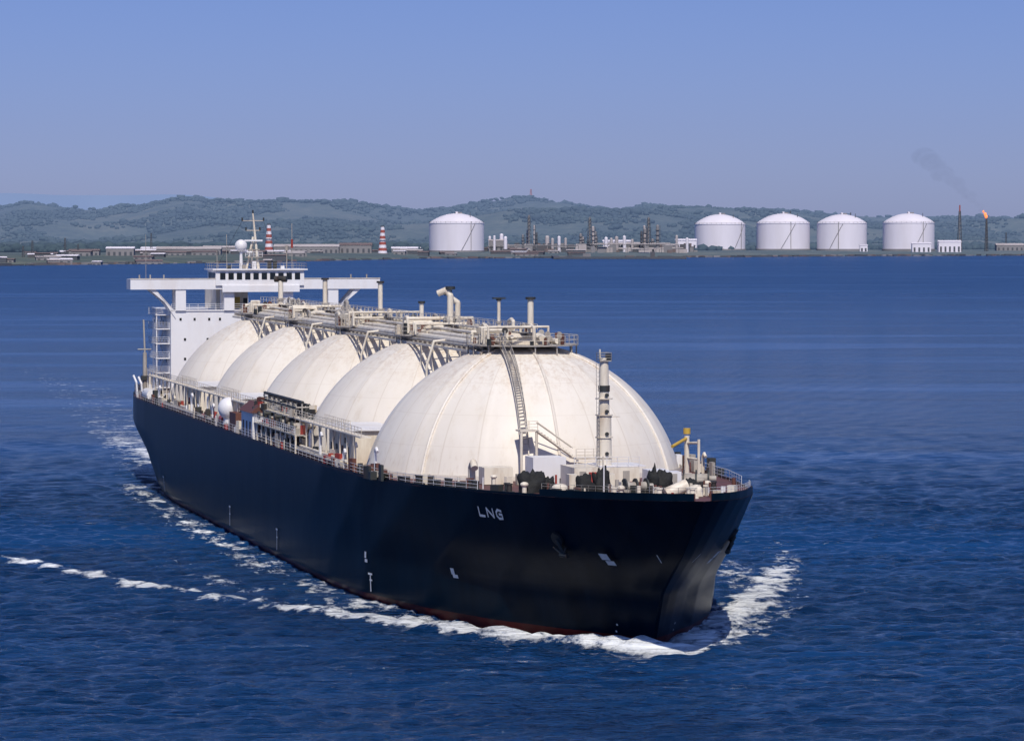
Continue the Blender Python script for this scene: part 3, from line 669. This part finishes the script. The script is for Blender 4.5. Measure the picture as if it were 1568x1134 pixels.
me=bpy.data.meshes.new('distant_trees'); me.vertices.add(vv.shape[0]*12); me.vertices.foreach_set('co',vv.astype(np.float32).ravel())
me.loops.add(ff_.size); me.loops.foreach_set('vertex_index',ff_.ravel()); me.polygons.add(len(ff_)); me.polygons.foreach_set('loop_start',np.arange(len(ff_),dtype=np.int32)*3); me.update(calc_edges=True)
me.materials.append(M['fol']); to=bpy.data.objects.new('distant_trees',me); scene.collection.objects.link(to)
# ------------------------------------------------------------ shore storage tanks
M['tankw']=paint('white_tank_paint',(.74,.70,.76),(.58,.54,.56),.4,.6,.02,(1,1,.2))
M['sdark']=paint('shore_dark_steel',(.08,.09,.11),(.11,.09,.09),.6,.8,.05)
M['sgrey']=paint('shore_concrete',(.24,.23,.24),(.15,.15,.16),.6,.9,.02)
M['sroof']=paint('shore_pale_roof',(.44,.40,.40),(.28,.23,.22),.6,.8,.02)
M['srust']=paint('shore_rust_roof',(.17,.13,.13),(.11,.09,.09),.6,.8,.02)
M['sred']=paint('stack_red',(.34,.09,.08),None,.4,.8,.02)
M['fire']=bpy.data.materials.new('flare_flame'); M['fire'].use_nodes=True; fb=M['fire'].node_tree.nodes['Principled BSDF']; fb.inputs['Base Color'].default_value=(.9,.25,.05,1); fb.inputs['Emission Color'].default_value=(1,.22,.08,1); fb.inputs['Emission Strength'].default_value=1.2
def tank(x,y,r,hw,hd,z0=10,stair=0):
    t=MB(); n=64
    t.cyl((0,0,-6),(0,0,hw),r,'tankw',n=n,caps=False); t.cyl((0,0,hw),(0,0,hw+1.5),r*1.012,'tankw',n=n)
    vs=[];fs=[]; 
    RS=(r*r+hd*hd)/(2*hd); ph=math.asin(r/RS)
    for j in range(9):
        p_=ph*(1-j/8)
        for i in range(n): a_=2*math.pi*i/n; vs.append((RS*math.sin(p_)*math.cos(a_),RS*math.sin(p_)*math.sin(a_),hw+1.5+RS*math.cos(p_)-RS*math.cos(ph)))
    for j in range(8):
        for i in range(n): fs.append((j*n+i,j*n+(i+1)%n,(j+1)*n+(i+1)%n,(j+1)*n+i))
    t.add(vs,fs,'tankw',True)
    t.cyl((0,0,hw+hd),(0,0,hw+hd+5),3,'tankw'); t.rbox((4,0,hw+hd),(14,3,4),.2,'sgrey')
    t.rail([(r*math.cos(a_),r*math.sin(a_),hw+1.5) for a_ in np.linspace(0,6.283,33)],'sgrey',2.5,12,.3,1)
    t.cyl((0,0,-6),(0,0,1.5),r*1.03,'sgrey',n=n)
    a0=R(-100+stair)
    for j in range(16):
        b0=a0+j*.035; b1=b0+.035; z=hw*j/16; z1=hw*(j+1)/16
        t.cyl((r*1.015*math.cos(b0),r*1.015*math.sin(b0),z),(r*1.015*math.cos(b1),r*1.015*math.sin(b1),z1),.5,'sgrey',n=5)
    a_=R(-78+stair); t.cyl((r*1.02*math.cos(a_),r*1.02*math.sin(a_),0),(r*1.02*math.cos(a_),r*1.02*math.sin(a_),hw+4),.6,'sgrey',n=5)
    t.cyl((r*.5,-r*.4,hw+6),(r*.5,-r*.4,hw+22),.7,'sdark',n=5)
    t.build('storage_tank',None,(x,y,z0))
tank(-111,7000,55,55,19,11,20); tank(452,7600,55,54,21,11.5,40); tank(591,7620,58,56,21,11.5,0); tank(717,7600,54,56,19,11.5,-25); tank(862,7600,56,57,20,11.5,15)
def whs(x,y,lx,ly,hh,roof,yaw=0,wall='sgrey'):
    t=MB(); t.box(-lx/2,lx/2,-ly/2,ly/2,-6,hh,wall); rh=ly*.14
    t.add([(-lx/2-1,-ly/2-1,hh),(lx/2+1,-ly/2-1,hh),(lx/2+1,ly/2+1,hh),(-lx/2-1,ly/2+1,hh),(-lx/2-1,0,hh+rh),(lx/2+1,0,hh+rh)],[(0,1,5,4),(2,3,4,5),(0,4,3),(1,2,5)],roof)
    nb=max(2,int(lx/9))
    for i in range(nb):
        xx=-lx/2+(i+.5)*lx/nb; t.box(xx-2,xx+2,-ly/2-.1,-ly/2,.5,hh*.55,'sdark')
    o=t.build('warehouse',None,(x,y,lz(x,y)-.3)); o.rotation_euler[2]=yaw
def ix(xi,y): return (xi-784)/F*y
for xi,y,lx,ly,hh,rf in((290,6000,110,30,10,'sroof'),(185,5700,45,22,12,'tankw'),(470,6500,120,35,12,'sroof'),(545,6550,60,30,15,'srust'),(255,6350,90,25,9,'tankw'),(130,5800,50,20,8,'srust'),(340,6600,70,25,10,'sroof'),(620,6700,50,24,8,'tankw'),
    (1453,7500,48,26,22,'tankw'),(1410,7480,40,20,18,'tankw'),(945,7300,60,24,20,'tankw'),(975,7250,40,20,16,'sroof'),(1050,7500,45,24,22,'tankw'),(760,7080,30,20,22,'sroof'),(1020,7300,50,20,12,'sroof'),(1545,7700,60,30,12,'sroof'),(1322,7480,16,12,14,'tankw')):
    whs(ix(xi,y),y,lx,ly,hh,rf,0,'tankw' if rf=='tankw' and xi>900 else 'sgrey')
for i in range(90):
    xi=random.uniform(-20,900); y=interp(ix(xi,6000),SH)+random.uniform(90,1000); whs(ix(xi,y),y,random.uniform(10,44),random.uniform(8,18),random.uniform(3,8),random.choice(('sroof','srust','tankw','sroof','srust')),random.uniform(-.3,.3),random.choice(('sgrey','sdark','sdark')))
for xi,y,hh in((586,6500,50),(412,6450,52)):
    t=MB(); 
    for j in range(9):
        r0=9-5.6*(j/9)**.8; r1=9-5.6*((j+1)/9)**.8; t.cyl((0,0,hh*j/9),(0,0,hh*(j+1)/9),r0,'sred' if j%2 else 'tankw',r1=r1,n=20,caps=False)
    t.cyl((0,0,hh),(0,0,hh+2),3.6,'sdark',n=16); t.cyl((0,0,hh*.5),(0,0,hh*.5+1),7.6,'sgrey',n=16); t.cyl((0,0,-6),(0,0,1.5),11,'sgrey',n=16)
    x=ix(xi,y); t.build('striped_chimney',None,(x,y,lz(x,y)))
rf=empty('refinery')
t=MB()
def col(x,y,r,h,mk_,plat=True):
    z=lz(x,y)-2; t.cyl((x,y,z),(x,y,z+h),r,mk_,n=10); t.sph((x,y,z+h),r,mk_,10,6)
    if plat:
        for q in np.arange(.3,1,.18): t.cyl((x,y,z+h*q),(x,y,z+h*q+1),r*1.6,'sdark',n=8)
        t.cyl((x+r*1.6,y,z),(x+r*1.6,y,z+h*1.03),.6,'sdark',n=4)
def lattice(x,y,h,w0,w1,mk_='sdark',rr=.6):
    z=lz(x,y)-1; N=10; cs=[(-1,-1),(1,-1),(1,1),(-1,1)]
    for a_,b_ in cs: t.cyl((x+a_*w0,y+b_*w0,z),(x+a_*w1,y+b_*w1,z+h),rr,mk_,n=4)
    for j in range(N):
        wa=w0+(w1-w0)*j/N; wb=w0+(w1-w0)*(j+1)/N
        for q in range(4):
            c0,c1=cs[q],cs[(q+1)%4]; t.cyl((x+c0[0]*wa,y+c0[1]*wa,z+h*j/N),(x+c1[0]*wb,y+c1[1]*wb,z+h*(j+1)/N),rr*.65,mk_,n=4)
for xc,hh in((810,72),(903,68),(993,68)):
    for k in range(6):
        y=7150+random.uniform(-80,120); x=ix(xc+random.uniform(-14,14),y); col(x,y,random.uniform(1.5,3.2),hh*random.uniform(.35,.8),random.choice(('sgrey','sgrey','sroof','sdark')))
    y=7150; lattice(ix(xc,y),y,hh,6,2.5); t.cyl((ix(xc,y),y,8),(ix(xc,y),y,hh+12),1.8,'sgrey',n=8)
for xc in(750,757,768,774,838,846,856,866,928,936,944,956,968,1036,1052): 
    y=7050+random.uniform(-20,60); col(ix(xc,y),y,random.uniform(2.5,4.5),random.uniform(22,36),random.choice(('tankw','tankw','sroof')),False)
for _ in range(130):
    y=random.uniform(6950,7300); x=ix(random.uniform(745,1060),y); z=lz(x,y)-1; d=(random.uniform(5,24),random.uniform(6,12),random.uniform(4,18)); t.rbox((x,y,z),d,0,random.choice(('sdark','sgrey','sdark','sroof','srust','sgrey')))
for _ in range(14):
    y=random.uniform(6950,7200); x0=ix(random.uniform(745,960),y); x1=x0+random.uniform(60,180); z=lz(x0,y)+random.uniform(6,18); t.cyl((x0,y,z),(x1,y,z),1.0,random.choice(('sgrey','sroof')),n=6)
    for q in range(6): xx=x0+(x1-x0)*q/5; t.cyl((xx,y,z-20),(xx,y,z),.6,'sdark',n=4)
t.build('process_units',rf)
t=MB(); y=6560; x0,x1=ix(845,y),ix(1050,6300)
t.box(x0,x1,6290,6300,.5,4.5,'sdark'); 
for i in range(30): xx=x0+(x1-x0)*i/29; t.cyl((xx,6292,-3),(xx,6292,1),1.2,'sdark',n=6)
t.box(x0,x0+12,6300,6720,.5,4.45,'sdark'); t.rbox((x0+60,6295,4.5),(14,6,6),0,'sgrey'); t.rbox((x1-60,6295,4.5),(8,6,9),0,'sdark')
t.build('jetty')
for xi,y,hh in [(100,5600,30),(50,5500,26),(232,6200,38),(696,7100,30),(1210,7700,88),(1302,7700,84),(1540,7800,40),(120,5700,20),(36,5400,18)]:
    t=MB(); lattice(ix(xi,y),y,hh,2.,.8,'sdark',.45); t.build('lattice_mast')
t=MB(); y=10900; x=ix(813,y); lattice(x,y,42,5,1.5,'sred'); x=ix(790,y); lattice(x,y,22,2,1,'sdark'); t.build('hilltop_radio_mast')
fl=empty('flare_stack'); t=MB(); y=7600; x=ix(1469,y); lattice(x,y,88,5,1.8); t.cyl((x,y,8),(x,y,100),1.2,'sgrey'); t.cyl((x,y,94),(x,y,108),1.5,'sred'); t.build('stack_derrick',fl)
t=MB(); x=ix(1510,y); t.cyl((x,y,8),(x,y,80),1.2,'sdark'); lattice(x,y,72,3.5,1.3); t.build('stack_riser',fl)
t=MB(); t.sph((x-1,y,83),3.2,'fire',10,8,1.3); t.sph((x-3,y,88),3.,'fire',10,8,1.4); t.sph((x-7,y,94),1.8,'fire',10,8,1.6); t.build('flame',fl)
sm=bpy.data.materials.new('smoke'); sm.use_nodes=True; nt=sm.node_tree; nt.nodes.clear(); out=nt.nodes.new('ShaderNodeOutputMaterial'); pv=nt.nodes.new('ShaderNodeVolumePrincipled'); pv.inputs['Color'].default_value=(.08,.09,.12,1); pv.inputs['Density'].default_value=.0028; L(nt,pv.outputs[0],out.inputs['Volume']); M['smoke']=sm
t=MB()
for i in range(24):
    q=i/23; t.sph((x-8-q*125+random.uniform(-9,9),y+i*3,102+q*118+random.uniform(-8,8)),7+21*q*random.uniform(.7,1.2),'smoke',16,12,.75)
t.build('smoke_plume')
t=MB()
for _ in range(500):
    x=random.uniform(-1100,1500); y=interp(x,SH)+random.uniform(-8,25)+noise.noise(Vector((x*.01,0,0)))*25; t.rbox((x,y,-1),(random.uniform(5,22),random.uniform(3,8),random.uniform(2,5)),random.random(),random.choice(('sdark','srust','sdark','sgrey')))
t.build('rock_revetment')
print('DONE',len(scene.objects))
